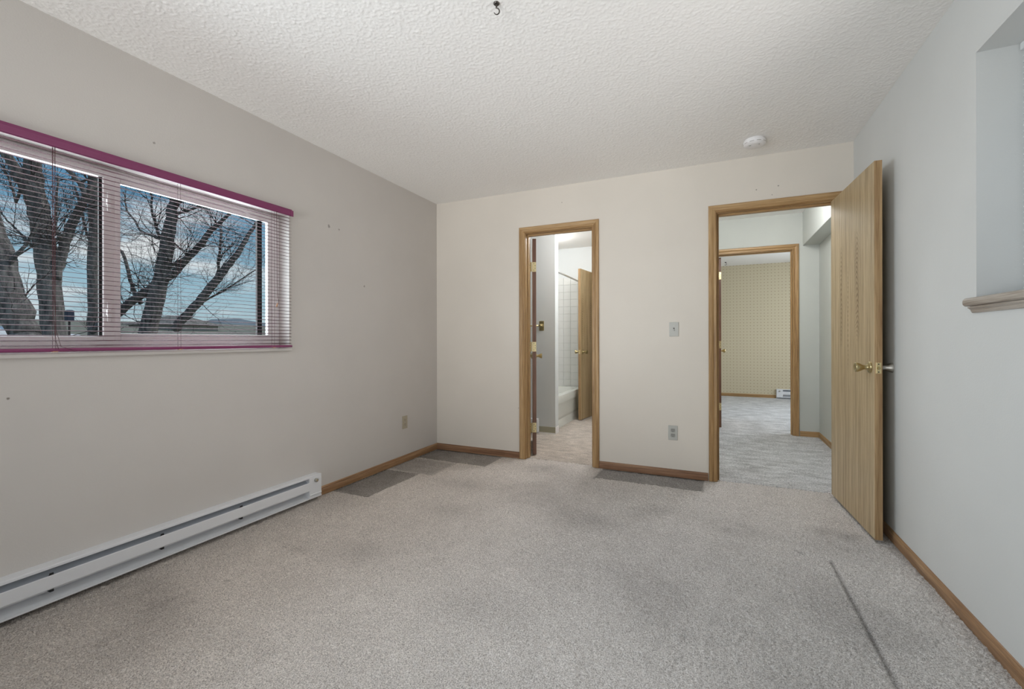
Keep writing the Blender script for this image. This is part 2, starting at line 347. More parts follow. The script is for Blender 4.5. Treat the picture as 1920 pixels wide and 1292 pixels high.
seams = [((-2.48, 2.972), (-2.17, 2.977), .008), ((-.85, 3.44), (-.845, 3.70), .010), ((.528, 1.0), (.53, 2.63), .009), ((-2.18, 2.40), (-2.50, 2.40), .008), ((.392, 2.69), (.41, 2.65), .008), ((-1.79, 3.36), (-1.78, 3.72), .008)]
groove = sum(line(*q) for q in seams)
Z -= .007*np.clip(groove, 0, 1)
Z += .004*sstep(.53, .55, X)*(1-sstep(2.62, 2.66, Y+.08*(X-.53)))
Z += .005*line((.40, 2.66), (.86, 2.70), .02) + .004*line((.18, 2.60), (.50, 2.52), .02) + .005*line((-2.16, 2.40), (-2.15, 2.97), .012)+.004*line((-2.45, 3.37), (-1.80, 3.345), .012)
ridge = line((-2.05, 1.0), (-2.02, 2.6), .015); Z += .003*ridge
dark = .44*pA + .30*pB + .46*pC + .46*pD + .38*np.clip(groove, 0, 1)  # grooves are darkened in colour too, imitating shade in the dents
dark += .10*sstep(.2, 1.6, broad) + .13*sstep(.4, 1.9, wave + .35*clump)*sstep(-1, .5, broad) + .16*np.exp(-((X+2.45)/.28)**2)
for (bx, by, br, bs) in [(-1.25, 3.50, .22, .28), (-.75, 3.30, .28, .30), (-.72, 2.62, .25, .25), (.12, 2.86, .16, .40), (-.1, 3.0, .2, .18), (.62, 3.0, .12, .30), (-1.55, 2.4, .2, .16), (-1.7, 1.75, .16, .18), (-2.25, 1.1, .25, .22), (-1.95, 1.65, .07, .3), (-2.3, 2.25, .2, .2), (.62, 2.82, .2, .18), (-.9, 1.6, .25, .12), (-1.75, 2.9, .25, .2)]:
    dark += bs*np.exp(-(((X-bx)/br)**2 + ((Y-by)/(br*.6))**2))*np.clip(.75+.45*clump*.5+.3*wave, 0, 1.4)
dark += .35*np.exp(-((R-.01-X)/.035)**2)*np.clip(.6+.4*wave, 0, 1.2)          # dirt line along the baseboard
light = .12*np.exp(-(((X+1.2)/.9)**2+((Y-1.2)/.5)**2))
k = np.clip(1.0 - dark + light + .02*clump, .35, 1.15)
brown = sstep(-.4, -2.3, X)[..., None] if False else (1-sstep(-2.3, -.2, X))[..., None]  # browner tint imitating weaker light towards the window side
wear_shade = k[..., None]*(1-brown*np.array([.03, .08, .14])) 
floor = grid_mesh('floor', 'carpet', fx0, fx1, fy0, fy1, nx, ny, Z, wear_shade)
tag(floor, 'worn taupe wall-to-wall carpet with furniture dents and dark patches', 'carpet', kind='structure')
fb = MB().box(-L-.1, R+.2, REAR-.12, D+T, -.12, -.03).build('floor_base', 'carpet_bath', floor)
MB().box(fx0, fx1, REAR, fy0+.01, -.03, -.002).build('floor_carpet_rear', 'carpet_bath', floor)

# ------------------------------------------------------------------ trim profiles
CAS = [(0, 0), (0, .009), (.004, .012), (.020, .011), (.026, .0145), (.034, .017), (.050, .0175), (.056, .013), (.057, 0)]
def casing_set(parent, x0, x1, zt, yface, sgn, mv='oak_z', mh='oak_x', legs=(True, True), z0=0.0, w=CAS):
    # a mitred casing around an opening in a wall at y = yface, on the side sgn (-1 towards the camera)
    if legs[0]: MB().loft([[(x0-.005-a, yface+sgn*b, z0) for a, b in w], [(x0-.005-a, yface+sgn*b, zt+.005+a) for a, b in w]]).build('casing', mv, parent)
    if legs[1]: MB().loft([[(x1+.005+a, yface+sgn*b, z0) for a, b in w], [(x1+.005+a, yface+sgn*b, zt+.005+a) for a, b in w]]).build('casing', mv, parent)
    MB().loft([[(x0-.005-a, yface+sgn*b, zt+.005+a) for a, b in w], [(x1+.005+a, yface+sgn*b, zt+.005+a) for a, b in w]]).build('head_casing', mh, parent)
def jamb_set(parent, x0, x1, zt, y0, y1, ystop, mv='oak_z', mh='oak_x', z0=0.0):
    box(x0-.018, x0, y0, y1, z0, zt).build('jamb', mv, parent, bevel=.0015); box(x1, x1+.018, y0, y1, z0, zt).build('jamb', mv, parent, bevel=.0015)
    box(x0-.018, x1+.018, y0, y1, zt, zt+.018).build('head_jamb', mh, parent)
    box(x0, x0+.011, ystop, ystop+.034, z0, zt-.011).build('stop', mv, parent, bevel=.001); box(x1-.011, x1, ystop, ystop+.034, z0, zt-.011).build('stop', mv, parent, bevel=.001)
    box(x0, x1, ystop, ystop+.034, zt-.011, zt).build('head_stop', mh, parent)
BASE = [(0, 0), (.0095, 0), (.0105, .030), (.010, .040), (.0075, .044), (.0075, .050), (.004, .058), (0, .060)]
def baseboard(name, p, q, nrm, m, label, parent=None):
    p, q, n = Vector(p), Vector(q), Vector(nrm)
    o = MB().loft([[p + n*a + Vector((0, 0, b)) for a, b in BASE], [q + n*a + Vector((0, 0, b)) for a, b in BASE]]).build(name, m, parent)
    if parent is None: tag(o, label, 'baseboard', kind='structure')
    return o
baseboard('baseboard_left', (-L, 2.243, -.002), (-L, D, -.002), (1, 0, 0), 'base_y', 'oak baseboard running from the heater to the corner')
bbk = baseboard('baseboard_back', (-L, D, -.002), (-1.6065, D, -.002), (0, -1, 0), 'base_x', 'oak baseboard along the doorway wall with a dark dusty foot')
baseboard('baseboard_length', (-.8725, D, -.002), (-.0305, D, -.002), (0, -1, 0), 'base_x', '', bbk)
baseboard('baseboard_length', (.869, D, -.002), (R, D, -.002), (0, -1, 0), 'base_x', '', bbk)
baseboard('baseboard_right', (R, REAR, -.002), (R, D, -.002), (-1, 0, 0), 'base_y', 'scuffed oak baseboard below the recessed window wall')
baseboard('baseboard_rear', (RW[1], REAR, -.002), (R, REAR, -.002), (0, 1, 0), 'base_x', 'oak baseboard on the wall opposite the doorways')

# ------------------------------------------------------------------ hardware
KNOB = [(0, .031), (.004, .032), (.009, .028), (.013, .016), (.020, .0125), (.030, .0125), (.038, .017), (.048, .0225), (.060, .0265), (.066, .0265), (.0685, .024), (.0685, .015), (.0665, .012), (.0665, 0)]
def knob(parent, p, axis, m='brass'): return MB().lathe(p, axis, KNOB, 28).build('knob', m, parent, auto=40)
def hinge(parent, p, u, n, h=.089, m='brass_plate'):
    # leaf plate lying in the plane of u and z, knuckle at its edge
    p, u, n = Vector(p), Vector(u).normalized(), Vector(n).normalized()
    mb = MB(); zz = Vector((0, 0, h/2))
    a = [p - zz, p + u*.032 - zz, p + u*.032 + zz, p + zz]
    mb.loft([a, [q + n*.002 for q in a]])
    for k_ in range(5):
        z0 = -h/2 + k_*h/5; mb.lathe(p + n*.004 + Vector((0, 0, z0+.0008)), (0, 0, 1), [(0, .0058), (h/5-.0016, .0058)], 10)
    o = mb.build('hinge', m, parent, auto=40)
    s = MB()
    for du, dz in ((.011, .03), (.022, .012), (.011, -.03), (.022, -.012)): s.lathe(p + u*du + n*.002 + Vector((0, 0, dz)), n, [(0, .0035), (.0008, .0030)], 8)
    s.build('screw', 'slot', o)
    return o
def leaf_xf(hx, hy, ang):
    c, s = math.cos(ang), math.sin(ang)
    return lambda p: Vector((hx + p.x*c - p.y*s, hy + p.x*s + p.y*c, p.z))

# ------------------------------------------------------------------ door_1: to the bathroom
d1 = empty('door_1', (-1.24, D, 0))
tag(d1, 'narrow oak doorway to the bathroom with its door swung inward', 'door', kind='structure')
casing_set(d1, D1[0], D1[1], D1[2], D, -1)
casing_set(d1, D1[0], D1[1], D1[2], D+T, 1)
jamb_set(d1, D1[0], D1[1], D1[2], D, D+T, D+.042)
ang = math.radians(112); xf = leaf_xf(-1.530, D+T+.012, ang)
def lbox(*a): return MB().box(*a)
lf = lbox(.003, .607, -.0345, 0, .012, 2.03).build('door_leaf', 'leaf', d1, bevel=.0015, xf=xf)
lbox(.0, .0032, -.0345, 0, .0125, 2.0295).build('leaf_edge_band', 'leaf_dark', lf, xf=xf)
U = Vector((math.cos(ang), math.sin(ang), 0)); V = Vector((-U.y, U.x, 0))
kp = xf(Vector((.545, -.0345, .915))); knob(lf, kp, -V); kp = xf(Vector((.545, 0, .915))); knob(lf, kp, V)
for z in (1.765, 1.02, .265): hinge(lf, xf(Vector((-.001, -.002, z))), -V, -U)
for z in (1.765, 1.02, .265): hinge(d1, (D1[0]+.001, D+T+.004, z), (0, -1, 0), (1, 0, 0))

# ------------------------------------------------------------------ door_2: to the hall, leaf open against the right wall
d2 = empty('door_2', (.42, D, 0))
tag(d2, 'wide oak doorway to the hall, flush veneer door folded back towards the wall', 'door', kind='structure')
casing_set(d2, D2[0], D2[1], D2[2], D, -1)
casing_set(d2, D2[0], D2[1], D2[2], D+T, 1)
jamb_set(d2, D2[0], D2[1], D2[2], D, D+T, D+.040)
p0, p1 = Vector((.752, 3.714, 0)), Vector((.790, 2.955, 0)); ang2 = math.atan2(p1.y-p0.y, p1.x-p0.x); xf2 = leaf_xf(p0.x, p0.y, ang2)
Lw = (p1-p0).length; U2 = (p1-p0).normalized(); V2 = Vector((-U2.y, U2.x, 0))     # V2 points to the right wall
leaf = lbox(0, Lw-.003, 0, .035, .014, 2.038).build('door_leaf', 'leaf', d2, bevel=.0012, xf=xf2)
lbox(Lw-.003, Lw, 0.0005, .0345, .0145, 2.0375).build('leaf_edge_band', 'leaf_edge', leaf, xf=xf2)
KZ = .931
knob(leaf, xf2(Vector((Lw-.062, 0, KZ))), -V2); knob(leaf, xf2(Vector((Lw-.062, .035, KZ))), V2, 'pewter')
lp = lbox(Lw-.0002, Lw+.0016, .0055, .0295, KZ-.029, KZ+.029).build('latch_plate', 'brass_plate', leaf, bevel=.0008, xf=xf2)
lb = MB().lathe((Lw+.0012, .0175, KZ), (1, 0, 0), [(0, .0085), (.004, .0082), (.011, .006), (.011, 0)], 16).build('latch_bolt', 'brass', leaf, auto=40, xf=xf2)
for dz in (.021, -.021): MB().lathe((Lw+.0014, .0175, KZ+dz), (1, 0, 0), [(0, .0035), (.001, .003), (.001, 0)], 10).build('screw', 'slot', leaf, xf=xf2)
for z in (1.80, 1.03, .25): hinge(leaf, (.800, D-.012, z), (-1, 0, 0), (0, 1, 0))

# ------------------------------------------------------------------ left window
w1 = empty('window_1', (-L, 1.10, 1.03))
tag(w1, 'wide white vinyl sliding window behind the mauve blind', 'window', kind='structure')
y0, y1, z0, z1 = W1['y0'], W1['y1'], W1['z0'], W1['z1']
XF = -2.60
def frame(parent, name, m, x0, x1, a0, a1, b0, b1, w, bevel=.003):
    wl_, wr_, wb_, wt_ = w
    box(x0, x1, a0, a0+wl_, b0, b1).build(name, m, parent, bevel=bevel); box(x0, x1, a1-wr_, a1, b0, b1).build(name, m, parent, bevel=bevel)
    box(x0, x1, a0+wl_, a1-wr_, b0, b0+wb_).build(name, m, parent, bevel=bevel); box(x0, x1, a0+wl_, a1-wr_, b1-wt_, b1).build(name, m, parent, bevel=bevel)
frame(w1, 'outer_frame', 'vinyl', XW, XF, y0, y1, z0, z1, (.045, .045, .055, .030))
# sliding sash and fixed sash
sash = box(-2.606, -2.580, y0+.045, y0+.085, z0+.055, z1-.030).build('sash_stile', 'vinyl', w1, bevel=.003)
box(-2.606, -2.580, 1.100, 1.145, z0+.055, z1-.030).build('sash_stile', 'vinyl', w1, bevel=.003)
box(-2.606, -2.580, y0+.085, 1.100, z0+.055, z0+.075).build('sash_rail', 'vinyl', w1, bevel=.003)
box(-2.606, -2.580, y0+.085, 1.100, z1-.053, z1-.030).build('sash_rail', 'vinyl', w1, bevel=.003)
box(-2.634, -2.608, 1.135, 1.179, z0+.055, z1-.030).build('fixed_stile', 'vinyl', w1, bevel=.003)
box(-2.634, -2.608, 1.96, 1.99, z0+.055, z1-.030).build('fixed_stile', 'vinyl', w1, bevel=.003)
box(-2.634, -2.608, 1.179, 1.96, z0+.055, z0+.090).build('fixed_rail', 'vinyl', w1, bevel=.003)
box(-2.634, -2.608, 1.179, 1.96, z1-.055, z1-.030).build('fixed_rail', 'vinyl', w1, bevel=.003)
box(-2.594, -2.590, y0+.084, 1.101, z0+.074, z1-.052).build('glass_pane', 'glass', w1)
box(-2.622, -2.618, 1.178, 1.961, z0+.089, z1-.054).build('glass_pane', 'glass', w1)
box(-2.640, -2.625, 1.898, 1.930, z0+.06, z1-.035).build('seal', 'black_seal', w1)
box(-2.600, -2.592, 1.088, 1.1005, z0+.074, z1-.052).build('seal', 'black_seal', w1)
for zc in (1.735, 1.220):
    l = box(-2.580, -2.572, 1.112, 1.128, zc-.045, zc+.045).build('latch', 'vinyl', w1, bevel=.003)
    box(-2.573, -2.560, 1.106, 1.122, zc-.016, zc+.012).build('thumb_tab', 'vinyl', l, bevel=.003)
box(XF-.001, -2.4895, y0-.02, y1+.012, 1.0155, 1.0365).build('sill_board', 'paint_left_dimmed', w1, bevel=.006)
# ------------------------------------------------------------------ mauve mini blind hung over it
BX = -2.489
bl = empty('mini_blind', (BX, 1.10, 1.905))
tag(bl, 'mauve metal mini blind with open slats over the wide window', 'blind')
hr = MB().loft([[(BX-.016, y, 1.893), (BX+.014, y, 1.886), (BX+.018, y, 1.889), (BX+.018, y, 1.915), (BX+.014, y, 1.929), (BX-.016, y, 1.931)] for y in (.165, 2.032)]).build('head_rail', 'blind', bl, bevel=.002)
box(BX+.016, BX+.021, 2.022, 2.038, 1.884, 1.922).build('end_cap', 'blind', hr, bevel=.002)
ns, pitch, zb = 40, .0207, 1.066
tilt = math.radians(-9)
prof = [(-.0125, 0), (-.006, .0011), (0, .0015), (.006, .0011), (.0125, 0)]
vv = []; 
for y in (-.928, .928):
    for a, b in prof: vv.append((a*math.cos(tilt) - b*math.sin(tilt), y, a*math.sin(tilt) + b*math.cos(tilt)))
    for a, b in prof[::-1]: vv.append((a*math.cos(tilt) - (b-.0004)*math.sin(tilt), y, a*math.sin(tilt) + (b-.0004)*math.cos(tilt)))
sm = bpy.data.meshes.new('slat'); n_ = 10
sm.from_pydata(vv, [], [(i, (i+1) % n_, n_+(i+1) % n_, n_+i) for i in range(n_)] + [tuple(range(n_))[::-1], tuple(range(n_, 2*n_))]); sm.materials.append(M['slat'])
bmx = bmesh.new(); bmx.from_mesh(sm); bmesh.ops.recalc_face_normals(bmx, faces=bmx.faces); bmx.to_mesh(sm); bmx.free()
for i in range(ns):
    o = bpy.data.objects.new('slat', sm); COL.objects.link(o); o.parent = bl; o.location = (0, 1.101-1.10, zb + i*pitch - 1.905)
br_ = MB().loft([[(BX-.012, y, 1.041), (BX+.012, y, 1.041), (BX+.013, y, 1.048), (BX+.011, y, 1.055), (BX-.011, y, 1.055)] for y in (.17, 2.034)]).build('bottom_rail', 'blind', bl, bevel=.0015)
for y in (.36, .897, 1.372, 1.905):
    for dx in (-.0128, .0128): MB().tube([(BX+dx, y, 1.05), (BX+dx, y, 1.89)], .0007, 5).build('ladder_cord', 'cord', bl)
    box(BX-.004, BX+.014, y-.008, y+.008, 1.0385, 1.0425).build('cord_button', 'tassel', br_, bevel=.001)
# pull cord and tilt cord at the end
MB().tube([(BX+.020, 1.915, 1.888), (BX+.021, 1.916, 1.70), (BX+.0205, 1.917, 1.45), (BX+.021, 1.921, 1.36), (BX+.021, 1.928, 1.335), (BX+.021, 1.925, 1.312)], .0011, 6).build('pull_cord', 'cord', bl, smooth=True)
MB().lathe((BX+.021, 1.920, 1.318), (0, -.3, -1), [(0, .0015), (.004, .004), (.022, .005), (.026, .003)], 12).build('cord_tassel', 'tassel', bl, smooth=True)
MB().tube([(BX+.0165, .893, 1.885), (BX+.017, .893, 1.25), (BX+.017, .897, 1.13), (BX+.017, .912, 1.062), (BX+.018, .95, 1.046)], .0009, 6).build('lift_cord', 'cord', bl, smooth=True)
MB().tube([(BX+.0165, .888, 1.885), (BX+.017, .889, 1.2), (BX+.0175, .895, 1.09), (BX+.0175, .905, 1.05)], .0009, 6).build('lift_cord', 'cord', bl, smooth=True)

# ------------------------------------------------------------------ recessed window in the right wall
w2 = empty('window_2', (R, 1.57, RZ0))
tag(w2, 'recessed window with white mini blind and grey oak sill', 'window', kind='structure')
STL = [(0, 1.207), (.020, 1.207), (.026, 1.212), (.028, 1.222), (.026, 1.232), (.020, 1.2375), (-.13, 1.2375), (-.13, 1.207)]
MB().loft([[(R-a, y, b) for a, b in STL] for y in (RY0-.03, RY1+.033)]).build('sill_board', 'grey_oak', w2, bevel=.003)
APR = [(0, 1.182), (.007, 1.182), (.011, 1.188), (.012, 1.194), (.020, 1.200), (.020, 1.2035), (.013, 1.2045), (.013, 1.2075), (0, 1.2075)]
MB().loft([[(R-a, y, b) for a, b in APR] for y in (RY0-.01, RY1+.012)]).build('apron_moulding', 'grey_oak', w2)
frame(w2, 'outer_frame', 'vinyl', RX+.02, RX+.10, RY0, RY1, RZ0, RZ1, (.03, .03, .03, .03))
box(RX+.02, RX+.10, 1.55, 1.59, RZ0+.03, RZ1-.03).build('mullion', 'vinyl', w2, bevel=.003)
box(RX+.060, RX+.064, RY0+.03, 1.55, RZ0+.03, RZ1-.03).build('glass_pane', 'glass', w2); box(RX+.060, RX+.064, 1.59, RY1-.03, RZ0+.03, RZ1-.03).build('glass_pane', 'glass', w2)
b2 = empty('window_blind', (RX, 1.57, RZ1)); tag(b2, 'closed white mini blind inside the recessed window', 'blind')
box(RX-.012, RX+.014, RY0+.004, RY1-.004, RZ1-.026, RZ1-.001).build('head_rail', 'white_blind', b2, bevel=.002)
sv = []
t2 = math.radians(62)
for y in (-.612, .612):
    for a, b in prof: sv.append((a*math.cos(t2) - b*math.sin(t2), y, a*math.sin(t2) + b*math.cos(t2)))
    for a, b in prof[::-1]: sv.append((a*math.cos(t2) - (b-.0005)*math.sin(t2), y, a*math.sin(t2) + (b-.0005)*math.cos(t2)))
sm2 = bpy.data.meshes.new('slat'); sm2.from_pydata(sv, [], [(i, (i+1) % n_, n_+(i+1) % n_, n_+i) for i in range(n_)] + [tuple(range(n_))[::-1], tuple(range(n_, 2*n_))]); sm2.materials.append(M['white_blind'])
bmx = bmesh.new(); bmx.from_mesh(sm2); bmesh.ops.recalc_face_normals(bmx, faces=bmx.faces); bmx.to_mesh(sm2); bmx.free()
for i in range(41):
    o = bpy.data.objects.new('slat', sm2); COL.objects.link(o); o.parent = b2; o.location = (0, RY0+.6185-1.57, -.040 - i*.0205)
box(RX-.010, RX+.010, RY0+.006, RY1-.006, RZ0+.0015, RZ0+.014).build('bottom_rail', 'white_blind', b2, bevel=.002)
for y in (1.15, 1.57, 2.0): MB().tube([(RX-.009, y, RZ0+.01), (RX-.009, y, RZ1-.02)], .0006, 5).build('ladder_cord', 'white_blind', b2)

# glass door added out of view behind the camera, to light the room
w3 = empty('added_window', (-1.5, REAR, RW[2])); tag(w3, 'tall white framed glass door added out of view behind the camera', 'window', kind='structure')
for a in ((RW[0], RW[0]+.05, RW[2], RW[3]), (RW[1]-.05, RW[1], RW[2], RW[3]), (RW[0]+.05, RW[1]-.05, RW[2], RW[2]+.05), (RW[0]+.05, RW[1]-.05, RW[3]-.05, RW[3])):
    box(a[0], a[1], REAR-.1, REAR-.04, a[2], a[3]).build('outer_frame', 'vinyl', w3, bevel=.003)
box(RW[0]+.05, RW[1]-.05, REAR-.09, REAR-.086, RW[2]+.05, RW[3]-.05).build('glass_pane', 'glass', w3)

# ------------------------------------------------------------------ electric baseboard heater under the window
def make_heater(name, p, u, n, length, label, boxed=True):
    # p: wall/floor point at the start, u along the wall, n out of the wall
    p, u, n = Vector(p), Vector(u), Vector(n); zz = Vector((0, 0, 1))
    root = empty(name, tuple(p + u*length/2)); tag(root, label, 'heater')
    def prism(prof, a0, a1): return MB().loft([[p + u*a + n*d + zz*z for d, z in prof] for a in (a0, a1)])
    e = length - .10
    prism([(0, 0), (.004, 0), (.004, .168), (0, .168)], 0, length).build('back_plate', 'heater', root)
    prism([(0, .172), (.050, .172), (.057, .1695), (.0575, .160), (.055, .160), (.054, .167), (.004, .169), (0, .169)], 0, length).build('top_cap', 'heater', root)
    prism([(.055, .131), (.057, .133), (.0585, .131), (.0585, .080), (.054, .074), (.052, .076), (.0565, .081), (.0565, .129)], .02, e).build('front_panel', 'heater', root)
    prism([(.004, .050), (.030, .036), (.052, .030), (.060, .030), (.060, .022), (.004, .022)], .0, length).build('base_channel', 'heater', root)
    prism([(.004, .156), (.008, .156), (.051, .118), (.049, .114), (.004, .146)], .02, e).build('deflector', 'element', root)
    prism([(.014, .070), (.044, .070), (.044, .112), (.014, .112)], .08, e-.04).build('heating_element', 'element', root)
    k = .35
    while k < e - .1:
        prism([(.006, .064), (.0545, .064), (.0545, .138), (.050, .140), (.046, .128), (.006, .128)], k, k+.012).build('bracket', 'dark', root); k += .40
    bx = prism([(.004, .030), (.059, .030), (.0595, .052), (.0585, .158), (.0560, .160), (.004, .160)], e, length-.001).build('end_box', 'heater', root, bevel=.002)
    prism([(.055, .052), (.0625, .050), (.0625, .044), (.058, .042)], e+.004, length-.002).build('end_lip', 'heater', bx)
    MB().lathe(p + u*(length-.048) + n*.0575 + zz*.139, n, [(0, .013), (.008, .0135), (.013, .0125), (.0145, .010), (.0145, 0)], 20).build('thermostat_knob', 'pewter', bx, auto=40)
    MB().lathe(p + u*(length-.048) + n*.0715 + zz*.139, n, [(0, .0045), (.002, .004), (.002, 0)], 10).build('knob_centre', 'brass_plate', bx)
    return root
make_heater('baseboard_heater', (-L, .12, 0), (0, 1, 0), (1, 0, 0), 2.120, 'long white electric baseboard heater with a thermostat knob below the window')

# ------------------------------------------------------------------ outlets, switch, detector, hook
def duplex(p, u, n, label, m='plate'):
    p, u, n = Vector(p), Vector(u), Vector(n); zz = Vector((0, 0, 1)); root = empty('wall_outlet', tuple(p)); tag(root, label, 'outlet')
    def bx(u0, u1, z0_, z1_, d0, d1): return MB().loft([[p + u*a + zz*b + n*d for a, b in ((u0, z0_), (u1, z0_), (u1, z1_), (u0, z1_))] for d in (d0, d1)])
    bx(-.035, .035, -.057, .057, 0, .006).build('cover_plate', m, root, bevel=.0025)
    for s in (1, -1):
        ring = [(-.017, -.009), (-.012, -.0145), (.012, -.0145), (.017, -.009), (.017, .009), (.012, .0145), (-.012, .0145), (-.017, .009)]
        r = MB().loft([[p + u*a + zz*(b + s*.0195) + n*d for a, b in ring] for d in (.004, .0078)]).build('receptacle', 'socket' if m == 'plate' else m, root)
        for du, hh in ((-.0065, .0042), (.0065, .0036)):
            MB().loft([[p + u*a + zz*(b + s*.0195 + .004) + n*d for a, b in ((du-.0013, -hh), (du+.0013, -hh), (du+.0013, hh), (du-.0013, hh))] for d in (.007, .0081)]).build('slot', 'slot', r)
        MB().lathe(p + zz*(s*.0195-.0075) + n*.007, n, [(0, .0026), (.0011, .0026)], 10).build('slot', 'slot', r)
    MB().lathe(p + n*.0058, n, [(0, .003), (.0012, .0025), (.0012, 0)], 10).build('screw', 'pewter', root)
    return root
duplex((-.2845, D, .346), (1, 0, 0), (0, -1, 0), 'pale duplex wall outlet between the two doorways')
duplex((-L, 3.219, .351), (0, 1, 0), (1, 0, 0), 'beige duplex wall outlet on the window wall near the corner', 'plate_beige')
sw = empty('light_switch', (-.2755, D, 1.166)); tag(sw, 'single toggle light switch on the wall between the doorways', 'light switch')
box(-.3105, -.2405, D-.006, D, 1.109, 1.223).build('cover_plate', 'plate', sw, bevel=.0025)
box(-.2805, -.2705, D-.0068, D-.004, 1.154, 1.178).build('toggle_slot', 'slot', sw)
MB().loft([[(-.2795, D-.005, 1.160), (-.2715, D-.005, 1.160), (-.2715, D-.005, 1.172), (-.2795, D-.005, 1.172)], [(-.279, D-.018, 1.153), (-.272, D-.018, 1.153), (-.272, D-.018, 1.158), (-.279, D-.018, 1.158)]]).build('toggle', 'plate', sw, bevel=.001)
for dz in (.030, -.030): MB().lathe((-.2755, D-.0058, 1.166+dz), (0, -1, 0), [(0, .003), (.0012, .0025), (.0012, 0)], 10).build('screw', 'pewter', sw)

sd = empty('smoke_detector', (.265, 3.425, H)); tag(sd, 'round white smoke detector on the textured ceiling', 'smoke detector')
MB().lathe((.265, 3.425, H+.004), (0, 0, -1), [(0, .062), (.014, .063), (.015, .060)], 40).build('mounting_base', 'plastic', sd, auto=35)
bd = MB().lathe((.265, 3.425, H-.010), (0, 0, -1), [(0, .069), (.012, .070), (.022, .068), (.030, .058), (.034, .045), (.035, 0)], 40).build('body', 'plastic', sd, auto=35)
MB().lathe((.235, 3.400, H-.0435), (0, 0, -1), [(0, .008), (.002, .007), (.002, 0)], 14).build('test_button', 'plate', bd)
MB().lathe((.290, 3.395, H-.0435), (0, 0, -1), [(0, .004), (.0015, .0035), (.0015, 0)], 10).build('indicator', 'slot', bd)
for i in range(10):
    a = 2*PI*i/10; MB().tube([(.265+.0683*math.cos(a+q), 3.425+.0683*math.sin(a+q), H-.0285) for q in np.linspace(-.2, .2, 5)], .0016, 5).build('vent', 'pewter', bd)

hk = empty('ceiling_hook', (-.788, 1.602, H)); tag(hk, 'small bare metal swag hook screwed into the ceiling', 'hook')
hx, hy = -.788, 1.602
MB().lathe((hx, hy, H+.004), (0, 0, -1), [(0, .0125), (.007, .0125), (.010, .010), (.012, .005), (.018, .0035), (.018, 0)], 20).build('base', 'hook', hk, auto=40)
pts = [(hx, hy, H-.010)]
for i in range(15):
    a = math.radians(100 - i*20); pts.append((hx + .0005 + .011*math.cos(a)*c_, hy + .011*math.cos(a)*s_, H-.033 + .013*math.sin(a)))
MB().tube(pts[:15], [.0026]*9 + [.0024, .0022, .002, .0018, .0016, .0012], 8).build('hook_wire', 'hook', hk, smooth=True)

# ------------------------------------------------------------------ bathroom beyond door_1
BL, BRt, BY = -2.45, -.45, 6.36
Y1 = D + T
tag(box(BL-.1, BL, Y1, BY+.1, -.03, H+.1).build('wall_bathroom_left', 'paint_white'), 'white bathroom wall behind the inward swung door', 'wall', kind='structure')
tag(box(BRt, BRt+.1, Y1, BY+.1, -.03, H+.1).build('wall_bathroom_right', 'paint_white'), 'white bathroom wall towards the hall', 'wall', kind='structure')
bfw = MB().box(BL, -1.53-.018, BY, BY+.1, -.03, H+.1).box(-.92+.018, BRt, BY, BY+.1, -.03, H+.1).box(-1.548, -.902, BY, BY+.1, 2.063, H+.1).build('wall_bathroom_back', 'paint_white')
tag(bfw, 'white bathroom wall tiled above the tub', 'wall', kind='structure')
tag(box(BL-.1, BRt+.1, Y1, BY+.1, H, H+.1).build('ceiling_bathroom', 'ceiling'), 'white bathroom ceiling', 'ceiling', kind='structure')
tag(box(BL-.1, BRt+.1, D+.052, BY+.1, -.06, .001).build('floor_bathroom', 'carpet_bath'), 'mottled pinkish beige bathroom carpet', 'carpet', kind='structure')
SY = 4.838
stub = box(BL, -1.640, SY, SY+.112, 0, H).build('wall_bathroom_partition', 'paint_white')
tag(stub, 'short white partition wall between the bathroom door and tub', 'wall', kind='structure')
box(BL, -1.6385, SY-.004, SY, .012, .080).build('cove_base', 'cove', stub, bevel=.002)
box(BL, -1.6385, SY-.010, SY-.004, 0, .014).build('shoe_strip', 'vinyl', stub, bevel=.002)
box(-1.640, -1.634, SY-.004, SY+.112, .0, .080).build('cove_base', 'vinyl', stub, bevel=.002)
# individual 108 mm tiles above the tub
box(BL, -1.695, BY-.004, BY, .38, 2.00).build('grout_bed', 'grout', bfw)
tm = bpy.data.meshes.new('tile'); tb = bmesh.new(); bmesh.ops.create_cube(tb, size=1); bmesh.ops.scale(tb, vec=(.1055, .008, .1055), verts=tb.verts)
bmesh.ops.bevel(tb, geom=[e for e in tb.edges], offset=.0018, segments=1, affect='EDGES'); tb.to_mesh(tm); tb.free(); tm.materials.append(M['tile'])
for i in range(7):
    for j in range(15):
        o = bpy.data.objects.new('tile', tm); COL.objects.link(o); o.parent = bfw; o.location = (-1.75 - i*.108, BY-.006, .44 + j*.108)
